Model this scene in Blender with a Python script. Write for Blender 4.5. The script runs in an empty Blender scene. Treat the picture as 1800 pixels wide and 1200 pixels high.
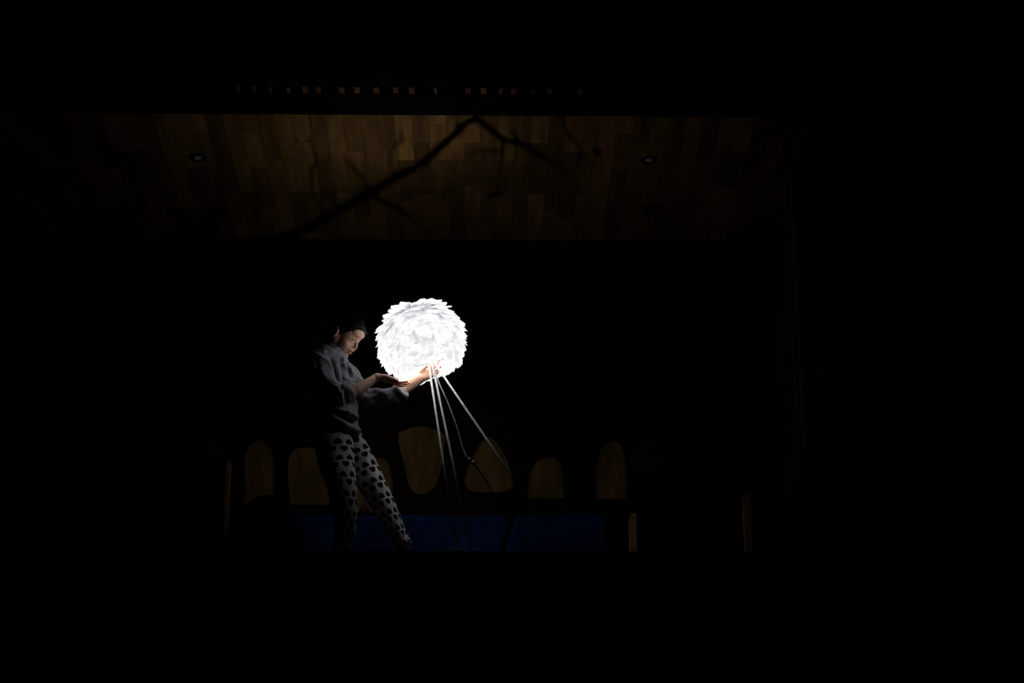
import bpy, bmesh, math, random
import numpy as np
from mathutils import Vector, Matrix, noise
random.seed(7)
C = bpy.context.scene.collection
SC = bpy.context.scene

# ------------------------------------------------------------------ camera
FPX, PITCH, YAW = 3750.0, math.radians(21.0), math.radians(-0.74)
CAM = Vector((0, 0, -2.56))
cd = bpy.data.cameras.new('camera'); cam = bpy.data.objects.new('camera', cd); C.objects.link(cam)
cd.sensor_width = 36; cd.lens = FPX/1800*36; cd.clip_end = 200; cd.clip_start = .05
cam.location = CAM; cam.rotation_euler = (math.radians(90)+PITCH, 0, YAW)
cd.dof.use_dof = True; cd.dof.focus_distance = 10.2; cd.dof.aperture_fstop = 2.0
SC.camera = cam
ROT = cam.rotation_euler.to_matrix()

# ------------------------------------------------------------------ world, exposure
w = bpy.data.worlds.new('night'); SC.world = w; w.use_nodes = True
w.node_tree.nodes['Background'].inputs[0].default_value = (.5, .6, 1, 1)
w.node_tree.nodes['Background'].inputs[1].default_value = 0.0002
SC.view_settings.view_transform = 'Standard'; SC.view_settings.look = 'None'
SC.view_settings.exposure = 0; SC.view_settings.gamma = 1; SC.view_settings.use_curve_mapping = False
BULB_W = 9.0          # feather lamp's bulb
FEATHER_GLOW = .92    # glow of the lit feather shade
SHELL_GLOW = 1.0

def P(px, py, Y):
    d = ROT @ Vector(((px-900)/FPX, (600-py)/FPX, -1))
    return CAM + d*(Y/d.y)
def Pz(px, py, z):
    d = ROT @ Vector(((px-900)/FPX, (600-py)/FPX, -1))
    return CAM + d*((z-CAM.z)/d.z)
CEIL_Z = 9.3*math.tan(math.radians(27.04)) + CAM.z
D0, DB = 9.3, 10.8       # opening plane, back wall plane

# ------------------------------------------------------------------ materials
def newmat(name):
    m = bpy.data.materials.new(name); m.use_nodes = True
    return m, m.node_tree, m.node_tree.nodes['Principled BSDF']
def mat(name, col, rough=.6, var=.25, scale=8, metal=0, bump=0, spec=.5, stretch=(1,1,1), rnd=0):
    m, t, b = newmat(name); N, L = t.nodes, t.links
    tc = N.new('ShaderNodeTexCoord'); mp = N.new('ShaderNodeMapping'); L.new(tc.outputs['Object'], mp.inputs[0])
    mp.inputs['Scale'].default_value = [scale*s for s in stretch]
    oi = N.new('ShaderNodeObjectInfo')
    if rnd:
        mu = N.new('ShaderNodeVectorMath'); mu.operation = 'SCALE'; mu.inputs[0].default_value = (37, 51, 23)
        L.new(oi.outputs['Random'], mu.inputs['Scale']); L.new(mu.outputs[0], mp.inputs['Location'])
    nz = N.new('ShaderNodeTexNoise'); nz.inputs['Scale'].default_value = 1; nz.inputs['Detail'].default_value = 6
    L.new(mp.outputs[0], nz.inputs['Vector'])
    mr = N.new('ShaderNodeMapRange'); L.new(nz.outputs['Fac'], mr.inputs[0])
    mr.inputs[1].default_value = .3; mr.inputs[2].default_value = .7
    mr.inputs[3].default_value = 1-var; mr.inputs[4].default_value = 1+var
    v = mr.outputs[0]
    if rnd:
        r2 = N.new('ShaderNodeMapRange'); L.new(oi.outputs['Random'], r2.inputs[0])
        r2.inputs[3].default_value = 1-rnd; r2.inputs[4].default_value = 1+rnd
        mm = N.new('ShaderNodeMath'); mm.operation = 'MULTIPLY'; L.new(v, mm.inputs[0]); L.new(r2.outputs[0], mm.inputs[1]); v = mm.outputs[0]
    sc_ = N.new('ShaderNodeVectorMath'); sc_.operation = 'SCALE'; sc_.inputs[0].default_value = col[:3]
    L.new(v, sc_.inputs['Scale']); L.new(sc_.outputs[0], b.inputs['Base Color'])
    b.inputs['Roughness'].default_value = rough; b.inputs['Metallic'].default_value = metal
    b.inputs['Specular IOR Level'].default_value = spec
    if bump:
        bp = N.new('ShaderNodeBump'); bp.inputs['Strength'].default_value = bump; bp.inputs['Distance'].default_value = .004
        L.new(nz.outputs['Fac'], bp.inputs['Height']); L.new(bp.outputs[0], b.inputs['Normal'])
    return m

M = {}
M['stave'] = mat('ceiling_wood', (.28, .155, .052), .6, .38, 9, stretch=(3, .4, 1), rnd=.5, bump=.2, spec=.1)
M['ceil_back'] = mat('ceiling_gap', (.05, .03, .015), .8)
M['dark_wall'] = mat('dark_wall', (.026, .020, .011), .8, spec=.1)
M['black'] = mat('black_facade', (.006, .006, .006), .8, spec=.05)
M['panel'] = mat('dark_panel_wood', (.022, .012, .005), .7, .3, 6, stretch=(1, 1, 6), spec=.15)
M['rim'] = mat('shadow_rim', (.0015, .0013, .001), .9, spec=0)
M['gold'] = mat('gold_wood', (.32, .19, .052), .6, .45, 9, stretch=(2, 1, .5), spec=.2)
M['floor'] = mat('floor_wood', (.06, .035, .02), .5, .3, 5, stretch=(6, .6, 1), spec=.2)
M['post'] = mat('post_wood', (.12, .06, .022), .6, .3, 8, stretch=(3, 3, .5), spec=.2)
M['trimgrey'] = mat('grey_trim', (.05, .05, .05), .5, .1)
M['boxwood'] = mat('box_wood', (.66, .38, .16), .6, .35, 12, stretch=(1, 1, 3), spec=.2)
M['boxfront'] = mat('box_front', (.012, .009, .006), .8, spec=.05)
M['blue'] = mat('blue_cloth', (.010, .045, .17), .9, .3, 12, spec=.05)
M['navy'] = mat('navy_cloth', (.004, .011, .05), .95, .2, 12, spec=.02)
M['red'] = mat('red_gloss', (.14, .004, .004), .15, .1)
M['lens'] = mat('lens_grey', (.8, .8, .8), .4, .1)
M['metal'] = mat('metal', (.6, .6, .6), .3, .1, metal=1)
M['alum'] = mat('aluminium_edge', (.35, .33, .32), .5, .1)
M['white'] = mat('white_paint', (.62, .64, .68), .35, .05)
M['cable'] = mat('cable_white', (.55, .56, .60), .45, .05)
M['blackrub'] = mat('black_cable', (.012, .012, .012), .25, .1)
M['bark'] = mat('bark', (.012, .010, .008), .9, .4, 20, bump=.4, spec=.05)
M['ground'] = mat('ground', (.006, .008, .004), 1, .4, 3, spec=0)
M['hair'] = mat('hair', (.007, .0045, .0035), .45, .4, 30, stretch=(1, 1, 1), spec=.22)
M['boot'] = mat('boot', (.03, .03, .032), .7, .2)
M['sweater'] = mat('sweater_knit', (.30, .305, .34), .95, .22, 120, bump=.5, spec=.08)
M['collar'] = mat('sweater_rib', (.27, .275, .31), .95, .22, 160, bump=.5, spec=.08)
M['lash'] = mat('lash', (.02, .012, .01), .8)
M['iris'] = mat('iris', (.03, .02, .015), .2)
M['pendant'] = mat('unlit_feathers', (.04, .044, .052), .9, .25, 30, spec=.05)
M['blackm'] = mat('black_metal', (.004, .004, .004), .6, spec=.1)
M['shell'] = mat('shade_core', (.85, .85, .85), .9, .03)

def skin_mat():
    m, t, b = newmat('skin'); N, L = t.nodes, t.links
    a = N.new('ShaderNodeAttribute'); a.attribute_name = 'tint'; L.new(a.outputs['Color'], b.inputs['Base Color'])
    b.inputs['Roughness'].default_value = .5; b.inputs['Specular IOR Level'].default_value = .35
    b.inputs['Subsurface Weight'].default_value = .25; b.inputs['Subsurface Radius'].default_value = (1, .35, .2)
    b.inputs['Subsurface Scale'].default_value = .008
    return m
M['skin'] = skin_mat()

def feather_mat():
    m, t, b = newmat('lit_feather'); N, L = t.nodes, t.links
    uv = N.new('ShaderNodeUVMap'); uv.uv_map = 'uv'
    sx = N.new('ShaderNodeSeparateXYZ'); L.new(uv.outputs[0], sx.inputs[0])
    oi = N.new('ShaderNodeObjectInfo')
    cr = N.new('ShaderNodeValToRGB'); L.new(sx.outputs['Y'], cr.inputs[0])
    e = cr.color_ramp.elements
    e[0].position = 0; e[0].color = (.26, .26, .29, 1); e[1].position = 1; e[1].color = (.92, .91, .89, 1)  # base-to-tip ramp: shade between overlapping feather layers painted into the emission colour
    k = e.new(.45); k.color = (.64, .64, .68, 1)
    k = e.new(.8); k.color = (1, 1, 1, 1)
    # fine barbs: stripes running slantwise across the vane
    mp = N.new('ShaderNodeMapping'); mp.inputs['Scale'].default_value = (3, 26, 1); L.new(uv.outputs[0], mp.inputs[0])
    nz = N.new('ShaderNodeTexNoise'); nz.inputs['Scale'].default_value = 1; nz.inputs['Detail'].default_value = 3; L.new(mp.outputs[0], nz.inputs['Vector'])
    mr = N.new('ShaderNodeMapRange'); L.new(nz.outputs['Fac'], mr.inputs[0]); mr.inputs[1].default_value = .3; mr.inputs[2].default_value = .7
    mr.inputs[3].default_value = .86; mr.inputs[4].default_value = 1.12
    mx = N.new('ShaderNodeVectorMath'); mx.operation = 'SCALE'; L.new(cr.outputs[0], mx.inputs[0]); L.new(mr.outputs[0], mx.inputs['Scale'])
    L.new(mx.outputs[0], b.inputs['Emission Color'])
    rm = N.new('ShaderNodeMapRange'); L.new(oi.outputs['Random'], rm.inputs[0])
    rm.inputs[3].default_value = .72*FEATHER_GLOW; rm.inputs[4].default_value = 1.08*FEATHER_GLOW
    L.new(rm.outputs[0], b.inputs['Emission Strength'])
    b.inputs['Base Color'].default_value = (.45, .45, .45, 1); b.inputs['Roughness'].default_value = .9
    b.inputs['Specular IOR Level'].default_value = .05
    return m
M['feather'] = feather_mat()

def pants_mat():
    m, t, b = newmat('heart_print'); N, L = t.nodes, t.links
    uv = N.new('ShaderNodeUVMap'); uv.uv_map = 'uv'
    s = N.new('ShaderNodeSeparateXYZ'); L.new(uv.outputs[0], s.inputs[0])
    def mth(op, a, b_=None, c=None):
        n = N.new('ShaderNodeMath'); n.operation = op
        for i, v in enumerate((a, b_, c)):
            if v is None: continue
            if isinstance(v, (int, float)): n.inputs[i].default_value = v
            else: L.new(v, n.inputs[i])
        return n.outputs[0]
    V = mth('DIVIDE', s.outputs['Y'], .042)
    row = mth('FLOOR', V); odd = mth('MODULO', mth('ABSOLUTE', row), 2)
    U = mth('ADD', mth('DIVIDE', s.outputs['X'], .042), mth('MULTIPLY', odd, .5))
    x = mth('MULTIPLY', mth('SUBTRACT', mth('FRACT', U), .5), 3.25)
    y0 = mth('MULTIPLY', mth('SUBTRACT', mth('FRACT', V), .5), 3.0)
    y = mth('MULTIPLY', y0, mth('SUBTRACT', 1, mth('MULTIPLY', odd, 2)))
    x2 = mth('MULTIPLY', x, x); y2 = mth('MULTIPLY', y, y)
    r = mth('SUBTRACT', mth('ADD', x2, y2), 1)
    lhs = mth('MULTIPLY', mth('MULTIPLY', r, r), r)
    rhs = mth('MULTIPLY', x2, mth('MULTIPLY', y2, y))
    ins = mth('LESS_THAN', mth('SUBTRACT', lhs, rhs), 0)
    mx = N.new('ShaderNodeMix'); mx.data_type = 'RGBA'; L.new(ins, mx.inputs[0])
    mx.inputs[6].default_value = (.72, .71, .73, 1); mx.inputs[7].default_value = (.012, .012, .014, 1)
    L.new(mx.outputs[2], b.inputs['Base Color']); b.inputs['Roughness'].default_value = .9; b.inputs['Specular IOR Level'].default_value = .1
    return m
M['pants'] = pants_mat()

# ------------------------------------------------------------------ mesh helpers
def link(name, me, m=None, parent=None, smooth=False):
    o = bpy.data.objects.new(name, me); C.objects.link(o)
    if m: me.materials.append(m)
    if smooth: me.polygons.foreach_set('use_smooth', [True]*len(me.polygons))
    if parent:
        o.parent = parent; o.matrix_parent_inverse = Matrix.Translation(parent.location).inverted() if parent.location.length else Matrix()
    return o
def fixpar(o):   # world-space mesh under an Empty that sits elsewhere
    return o
def pyd(verts, faces):
    me = bpy.data.meshes.new('m'); me.from_pydata([tuple(v) for v in verts], [], faces); me.update(); return me
def from_bm(bm):
    me = bpy.data.meshes.new('m'); bm.to_mesh(me); bm.free(); return me
def box_bm(bm, lo, hi, bev=0):
    r = bmesh.ops.create_cube(bm, size=1)
    for v in r['verts']:
        v.co = Vector([(lo[i]+hi[i])/2 + v.co[i]*(hi[i]-lo[i]) for i in range(3)])
    if bev:
        es = list({e for v in r['verts'] for e in v.link_edges})
        bmesh.ops.bevel(bm, geom=es, offset=bev, segments=2, affect='EDGES')
    return bm
def box(lo, hi, bev=0): return from_bm(box_bm(bmesh.new(), lo, hi, bev))
def tag(o, label=None, cat=None, group=None, kind=None):
    if label: o['label'] = label
    if cat: o['category'] = cat
    if group: o['group'] = group
    if kind: o['kind'] = kind
    return o
def empty(name, loc, label, cat, group=None):
    o = bpy.data.objects.new(name, None); C.objects.link(o); o.location = loc; o.empty_display_size = .05
    return tag(o, label, cat, group)
def under(o, par): o.parent = par; o.matrix_parent_inverse = Matrix.Translation(par.location).inverted(); return o
def struct(name, me, m): return tag(link(name, me, m), kind='structure')

def loft(bm, pts, rad, ref=None, n=20, caps=True, jitter=0):
    """closed tube through pts; rad = list of r or (ra, rb); ra lies along ref"""
    pts = [Vector(p) for p in pts]; rings = []
    for i, p in enumerate(pts):
        a = pts[max(i-1, 0)]; b = pts[min(i+1, len(pts)-1)]
        t = (b-a).normalized()
        rf = Vector(ref) if ref is not None else (Vector((1, .3, .2)) if abs(t.x) < .8 else Vector((0, .3, 1)))
        u = (rf - t*rf.dot(t)).normalized(); v = t.cross(u)
        r = rad[i]; ra, rb = (r, r) if not isinstance(r, tuple) else r
        rings.append([bm.verts.new(p + u*ra*math.cos(k*2*math.pi/n) + v*rb*math.sin(k*2*math.pi/n)) for k in range(n)])
    for i in range(len(rings)-1):
        for k in range(n):
            bm.faces.new((rings[i][k], rings[i][(k+1) % n], rings[i+1][(k+1) % n], rings[i+1][k]))
    if caps:
        bm.faces.new(list(reversed(rings[0]))); bm.faces.new(rings[-1])
    return rings
def tube_me(pts, rad, n=8):
    bm = bmesh.new(); loft(bm, pts, rad if isinstance(rad, list) else [rad]*len(pts), n=n); return from_bm(bm)
def smooth_path(pts, k=6):
    """Catmull-Rom; pts = list of vectors (any dim)"""
    pts = [np.array(p, float) for p in pts]; out = []
    for i in range(len(pts)-1):
        p0 = pts[max(i-1, 0)]; p1 = pts[i]; p2 = pts[i+1]; p3 = pts[min(i+2, len(pts)-1)]
        for j in range(k):
            t = j/k
            out.append(.5*((2*p1)+(-p0+p2)*t+(2*p0-5*p1+4*p2-p3)*t*t+(-p0+3*p1-3*p2+p3)*t**3))
    out.append(pts[-1]); return out
def rcone(bm, p1, r1, p2, r2, n=14):
    p1, p2 = Vector(p1), Vector(p2); d = p2-p1; L_ = d.length
    if L_ < 1e-6: ball(bm, p1, (r1,)*3); return
    t = d/L_; pts, rad = [], []
    for k in range(5):
        a = math.pi/2*k/5 + .12; pts.append(p1 - t*r1*math.cos(a)); rad.append(r1*math.sin(a))
    pts.append(p1); rad.append(r1); pts.append(p2); rad.append(r2)
    for k in range(4, -1, -1):
        a = math.pi/2*k/5 + .12; pts.append(p2 + t*r2*math.cos(a)); rad.append(r2*math.sin(a))
    ref = Vector((1, .3, .2)) if abs(t.x) < .8 else Vector((0, .3, 1))
    rings = []
    u = (ref - t*ref.dot(t)).normalized(); v = t.cross(u)
    for p, r in zip(pts, rad):
        rings.append([bm.verts.new(p+u*r*math.cos(k*2*math.pi/n)+v*r*math.sin(k*2*math.pi/n)) for k in range(n)])
    for i in range(len(rings)-1):
        for k in range(n):
            bm.faces.new((rings[i][k], rings[i][(k+1) % n], rings[i+1][(k+1) % n], rings[i+1][k]))
    bm.faces.new(list(reversed(rings[0]))); bm.faces.new(rings[-1])
def ball(bm, c, r, R=None, seg=20):
    res = bmesh.ops.create_uvsphere(bm, u_segments=seg, v_segments=seg//2+2, radius=1)
    for v in res['verts']:
        q = Vector((v.co.x*r[0], v.co.y*r[1], v.co.z*r[2]))
        if R: q = R @ q
        v.co = q + Vector(c)
def remesh(bm, voxel, it=4, fac=.5):
    me = from_bm(bm); o = bpy.data.objects.new('tmp', me); C.objects.link(o)
    md = o.modifiers.new('r', 'REMESH'); md.mode = 'VOXEL'; md.voxel_size = voxel; md.use_smooth_shade = True
    if it:
        s = o.modifiers.new('s', 'SMOOTH'); s.iterations = it; s.factor = fac
    dg = bpy.context.evaluated_depsgraph_get(); dg.update()
    out = bpy.data.meshes.new_from_object(o.evaluated_get(dg))
    bpy.data.objects.remove(o)
    return out
def vco(me):
    a = np.empty(len(me.vertices)*3); me.vertices.foreach_get('co', a); return a.reshape(-1, 3)
def vno(me):
    a = np.empty(len(me.vertices)*3); me.vertices.foreach_get('normal', a); return a.reshape(-1, 3)
def setco(me, a): me.vertices.foreach_set('co', a.ravel()); me.update()

# ------------------------------------------------------------------ setting: room shell
XL = -3.4
XR = P(1421, 208, D0).x
CZ = CEIL_Z
struct('floor', box((XL-.1, D0, -.09), (XR+.1, DB+.3, 0)), M['floor'])
ceiling = struct('ceiling', box((XL-.1, D0, CZ+.0125), (XR+.1, DB+.3, CZ+.09)), M['ceil_back'])
# parquet-like staves of the ceiling, each one its own piece
sw = .084
stave_mesh = {}
def stave(x0, x1, y0, y1, dz):
    key = (round(x1-x0, 3), round(y1-y0, 2))
    if key not in stave_mesh:
        me = box((-(x1-x0)/2+.0006, -(y1-y0)/2+.0006, 0), ((x1-x0)/2-.0006, (y1-y0)/2-.0006, .012), .0008)
        me.materials.append(M['stave']); stave_mesh[key] = me
    o = bpy.data.objects.new('stave', stave_mesh[key]); C.objects.link(o)
    o.location = ((x0+x1)/2, (y0+y1)/2, CZ+dz); o.parent = ceiling
ncol = int((XR-XL)/sw); sw = (XR-XL)/ncol
for i in range(ncol):
    y = D0 - random.choice((0, .1, .2, .3)); x0 = XL+i*sw
    while y < DB:
        L_ = random.choice((.4, .5, .6)); a, b = max(y, D0), min(y+L_, DB)
        if b-a > .02: stave(x0, x0+sw, round(a, 2), round(b, 2), random.uniform(-.0012, .0006))
        y += L_
struct('wall_back', box((XL-.1, DB+.06, -.09), (XR+.1, DB+.3, CZ+.012)), M['dark_wall'])
struct('wall_left', box((XL-.14, D0, -.09), (XL, DB+.06, CZ+.012)), M['dark_wall'])
wr = struct('wall_right', box((XR, D0, -.09), (XR+.14, DB+.06, CZ+.012)), M['dark_wall'])
# facade around the opening
struct('wall_front', box((XR+.0, 9.14, -4.1), (XR+4.0, D0-.002, 4.2)), M['black'])
struct('trim_1', box((-6, D0-.002, -.068), (XR, D0+.06, -.0005)), M['black'])                       # sill face
struct('trim_2', box((P(600, 994, D0).x, D0-.008, -.072), (P(900, 994, D0).x, D0+.01, -.068)), M['alum'])  # bright drip edge
struct('wall_below', box((-6, D0-.03, -4.1), (XR, D0+.1, -.10)), M['black'])
struct('trim_3', box((-6, 9.085, CZ), (XR+.02, D0-.0005, CZ+.2)), M['black'])                         # lintel, underside level with ceiling
sof = struct('trim_4', box((-6, 8.0, CZ+.03), (XR+4, 9.085, CZ+.2)), M['black'])                        # dark eaves soffit
struct('wall_top', box((-6, 7.98, CZ+.2), (XR+4, 9.3, CZ+.6)), M['black'])
sq = [(419, .5), (447, .6), (476, .6), (507, .7), (537, 1), (560, .8), (601, 1), (628, 1), (662, 1), (696, .9), (724, 1), (766, .5),
      (823, 1), (850, 1), (880, .7), (903, 1), (937, .8), (966, .8), (1020, .7)]
bxm = box((-.0135, -.032, 0), (.0135, .032, .03), .002); bxm.materials.append(mat('batten_wood', (.24, .11, .05), .7, .35, 25, rnd=.3, spec=.2))
for k, (px, s) in enumerate(sq):
    o = bpy.data.objects.new('batten', bxm); C.objects.link(o); p = Pz(px, 163+(px-600)*.007, CZ)
    o.location = (p.x, 9.046, CZ); o.parent = sof; o.scale = (s*.95+.05, 1, 1)
for px, ln in ((373, .035), (586, .012)):
    p = Pz(px, 171, CZ-.004)
    o = link('metal_clip', box((p.x-ln, p.y-.004, CZ-.004), (p.x+ln, p.y+.004, CZ+.0), .001), M['trimgrey'], sof)
    o.matrix_parent_inverse = Matrix()
# side wall: rail under the ceiling and two upright posts
t = struct('trim_5', box((XR-.035, 9.45, CZ-.10), (XR-.0005, DB+.05, CZ-.03)), M['trimgrey'])
for i, (ya, yb) in enumerate(((9.62, 9.74), (9.80, 9.90))):
    struct('trim_%d' % (6+i), box((XR-.045, ya, .62-.0), (XR-.0005, yb, CZ-.10)), M['post'])
struct('trim_8', box((XR-.02, 10.0, .6), (XR-.0005, 10.5, CZ-.10)), M['trimgrey'])

# back panel with cut-outs, golden board behind
def outline(pts, k=6):
    P2 = [Vector((p[0], p[1])) for p in pts]; return P2
TEETH = [
 # rounded niches, clockwise in px, at back plane
 [(430, 868), (430, 800), (438, 781), (452, 771), (470, 770), (483, 781), (488, 800), (489, 868), (489, 895), (430, 895)],
 [(508, 868), (505, 835), (506, 805), (514, 790), (530, 783), (560, 783), (572, 795), (580, 830), (584, 885), (580, 902), (520, 902), (511, 890)],
 [(618, 902), (620, 830), (628, 803), (648, 799), (668, 799), (683, 806), (690, 830), (694, 870), (696, 902)],
 [(698, 763), (712, 752), (730, 746), (750, 746), (768, 752), (784, 762), (781, 790), (776, 822), (768, 850), (758, 864), (742, 870), (728, 866), (718, 852), (709, 815)],
 [(815, 848), (817, 826), (828, 798), (842, 774), (856, 764), (870, 770), (888, 797), (899, 828), (903, 850), (895, 862), (876, 866), (846, 867), (824, 862)],
 [(921, 872), (925, 835), (932, 812), (945, 802), (966, 800), (980, 805), (987, 820), (990, 850), (988, 902), (921, 902)],
 [(1043, 902), (1038, 862), (1038, 820), (1044, 790), (1056, 775), (1072, 769), (1088, 775), (1098, 795), (1103, 830), (1102, 868), (1097, 902)],
]
PY = DB
def xz(px, py, Y=PY): p = P(px, py, Y); return (p.x, p.z)
def curve_fill(loops, ext, yc):
    cu = bpy.data.curves.new('c', 'CURVE'); cu.dimensions = '2D'; cu.fill_mode = 'BOTH'; cu.extrude = ext
    for lp in loops:
        s = cu.splines.new('POLY'); s.points.add(len(lp)-1); s.use_cyclic_u = True
        for i, q in enumerate(lp): s.points[i].co = (q[0], q[1], 0, 1)
    o = bpy.data.objects.new('t', cu); C.objects.link(o)
    dg = bpy.context.evaluated_depsgraph_get(); me = bpy.data.meshes.new_from_object(o.evaluated_get(dg))
    bpy.data.objects.remove(o)
    R = Matrix.Translation((0, yc, 0)) @ Matrix.Rotation(math.pi/2, 4, 'X')
    me.transform(R); return me
def closed_smooth(pts, k=5):
    n = len(pts); out = []
    for i in range(n):
        p0, p1, p2, p3 = [np.array(pts[(i+j-1) % n], float) for j in range(4)]
        # corners at flat bottoms stay sharp
        for j in range(k):
            t_ = j/k; out.append(tuple(.5*((2*p1)+(-p0+p2)*t_+(2*p0-5*p1+4*p2-p3)*t_*t_+(-p0+3*p1-3*p2+p3)*t_**3)))
    return out
holes = [[xz(*q) for q in closed_smooth(tp)] for tp in TEETH]
ptop = P(900, 636, PY).z
outer = [(XL+.01, .02), (XR-.05, .02), (XR-.05, ptop), (XL+.01, ptop)]
panel = link('wall_panel', curve_fill([outer]+holes, .010, DB), M['panel'])
tag(panel, 'long dark wooden wall panel with rounded tooth-shaped cut-outs', 'wall panel')
for h in holes:   # black band around each cut-out, painted in for the recess shadow
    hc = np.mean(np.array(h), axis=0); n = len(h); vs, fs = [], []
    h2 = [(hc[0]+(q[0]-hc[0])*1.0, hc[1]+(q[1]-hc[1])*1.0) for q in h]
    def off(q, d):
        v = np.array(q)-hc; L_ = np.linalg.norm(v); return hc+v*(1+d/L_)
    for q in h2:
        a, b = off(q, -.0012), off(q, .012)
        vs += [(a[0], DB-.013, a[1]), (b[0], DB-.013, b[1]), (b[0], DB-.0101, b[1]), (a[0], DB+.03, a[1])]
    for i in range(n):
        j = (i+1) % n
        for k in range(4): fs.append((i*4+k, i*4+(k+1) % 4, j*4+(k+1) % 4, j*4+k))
    o = link('cutout_shadow_band', pyd(vs, fs), M['rim'], panel); o.matrix_parent_inverse = Matrix()
# golden board behind, ends above the skirting so that the low cut-outs show black below it
bz = P(900, 886, DB+.03).z
bb = bmesh.new()
for (a, b, yb) in ((420, 500, 900), (500, 600, 887), (600, 702, 900), (690, 800, 880), (800, 912, 880), (912, 1000, 876), (1020, 1115, 876)):
    p0, p1 = P(a+1, yb, DB+.034), P(b-1, 740, DB+.034)
    box_bm(bb, (p0.x, DB+.030, p0.z), (p1.x, DB+.042, P(900, 738, DB+.034).z))
o = link('backing_board', from_bm(bb), M['gold'], panel); o.matrix_parent_inverse = Matrix()
o['label'] = 'golden wooden boards showing through the cut-outs'
bpy.context.view_layer.update()

# recessed ceiling downlights
for px, py, lab in ((347, 277, 'dark-rimmed recessed ceiling spotlight at the left end of the ceiling'),
                    (1141, 281, 'dark-rimmed recessed ceiling spotlight at the right end of the ceiling')):
    c = Pz(px, py, CZ-.002); e = empty('ceiling_spotlight', c, lab, 'ceiling light', 'ceiling spotlights')
    bm = bmesh.new(); n = 28; rr = [(.022, .004), (.026, -.004), (.042, -.005), (.045, -.001), (.045, .0)]
    rings = [[bm.verts.new((r*math.cos(k*2*math.pi/n), r*math.sin(k*2*math.pi/n), z)) for k in range(n)] for r, z in rr]
    for i in range(len(rings)-1):
        for k in range(n): bm.faces.new((rings[i][k], rings[i][(k+1) % n], rings[i+1][(k+1) % n], rings[i+1][k]))
    o = link('rim', from_bm(bm), M['blackm'], None, True); o.parent = e
    bm = bmesh.new(); ball(bm, (0, 0, -.001), (.021, .021, .006))
    o = link('lens', from_bm(bm), M['lens'], None, True); o.parent = e

# ------------------------------------------------------------------ furniture
# blue seat mats on a low platform in front of the back panel
BF = 10.36
pl = link('low_platform', box((P(525, 960, BF).x-.3, BF+.02, 0), (P(1085, 960, BF).x, DB-.05, .135), .01), M['boxfront'])
tag(pl, 'dark low platform under the blue mats, along the back panel', 'platform')
def mat_cushion(xt0, xb0, xt1, xb1, lab, top, seed):
    """draped soft mat: front face is a wrinkled grid; left edge slants from xt0 (top) to xb0 (bottom)"""
    zt = P(900, top, BF).z; zb = .161; n, mz = 60, 22; vs, fs = [], []
    prof = [(DB-.04, zt+.01)] + [(BF+.16-.01*k, zt+.012) for k in range(0, 8, 3)] 
    rows = []
    # from back of top to the front edge, then down
    path = [(DB-.045, zt), (BF+.25, zt+.012), (BF+.12, zt+.015), (BF+.05, zt+.006), (BF+.015, zt-.012)]
    path += [(BF+.002*math.sin(k), zt-.03-(zt-zb-.03)*k/14) for k in range(15)]
    for (y, z) in path:
        f = min(1, max(0, (zt-z)/(zt-zb))); row = []
        for i in range(n+1):
            s = i/n; xl = xt0+(xb0-xt0)*f; xr = xt1+(xb1-xt1)*f; x = xl+(xr-xl)*s
            q = Vector((x*6+seed, y*3, z*5)); d = noise.noise(q)*.018 + noise.noise(q*2.7)*.008
            w2 = .014*math.exp(-((x*.9+z*1.2-seed*.1) % .37-.18)**2/.0012)
            edge = min(1, min(s, 1-s)*14)
            row.append((x, y-d*(.3+f)-w2*.6+.02*(1-edge)**2, z+(.010*noise.noise(Vector((x*5+seed, 0, 0))) if f < .1 else 0)-.015*(1-edge)**2))
        rows.append(row)
    k = n+1
    for r in rows: vs += r
    for a in range(len(rows)-1):
        for i in range(n): fs.append((a*k+i, a*k+i+1, (a+1)*k+i+1, (a+1)*k+i))
    nb = len(vs)    # underside / back
    vs += [(rows[0][i][0], DB-.04, zb) for i in range(k)]
    for i in range(n): fs.append((nb+i+1, nb+i, (len(rows)-1)*k+i, (len(rows)-1)*k+i+1)); fs.append((nb+i, nb+i+1, i+1, i))
    for i in (0, n):
        fs.append(tuple([a*k+i for a in range(len(rows))]+[nb+i]))
    bm = bmesh.new(); me = pyd(vs, fs); bm.from_mesh(me); bmesh.ops.recalc_face_normals(bm, faces=bm.faces); bm.to_mesh(me); bm.free()
    o = link('blue_mat', me, M['blue'], None, True); tag(o, lab, 'mat', 'blue mats on the platform'); return o
X = lambda px, py=940: P(px, py, BF).x
mat_cushion(X(470), X(470), X(901, 903), X(868, 975), 'bright blue soft mat behind the child\'s legs', 903, 2.3)
mat_cushion(X(905, 903), X(872, 975), X(1068), X(1078), 'darker end of the blue matting, right of the slanting seam', 901, 9.1)

# big navy beanbag at the left
bm = bmesh.new(); c = P(470, 960, 10.0); c.z = .27
ball(bm, c, (.185, .20, .27), seg=40)
me = from_bm(bm); a = vco(me)
for i, v in enumerate(a):
    q = Vector(v)*4; v[2] = max(v[2], 0) ; v[0] += noise.noise(q)*.015; v[1] += noise.noise(q+Vector((5, 1, 2)))*.015
    if v[2] < .12: v[0] = c.x+(v[0]-c.x)*(1+.25*(1-v[2]/.12)*.4)
setco(me, a)
bag = link('beanbag', me, M['navy'], None, True); tag(bag, 'rounded navy blue beanbag beside the wooden box at the left', 'beanbag')
zt = P(462, 866, 9.95).z
bag.location.z = 0
s = zt/max(a[:, 2]); a[:, 2] *= s; setco(me, a)

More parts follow.
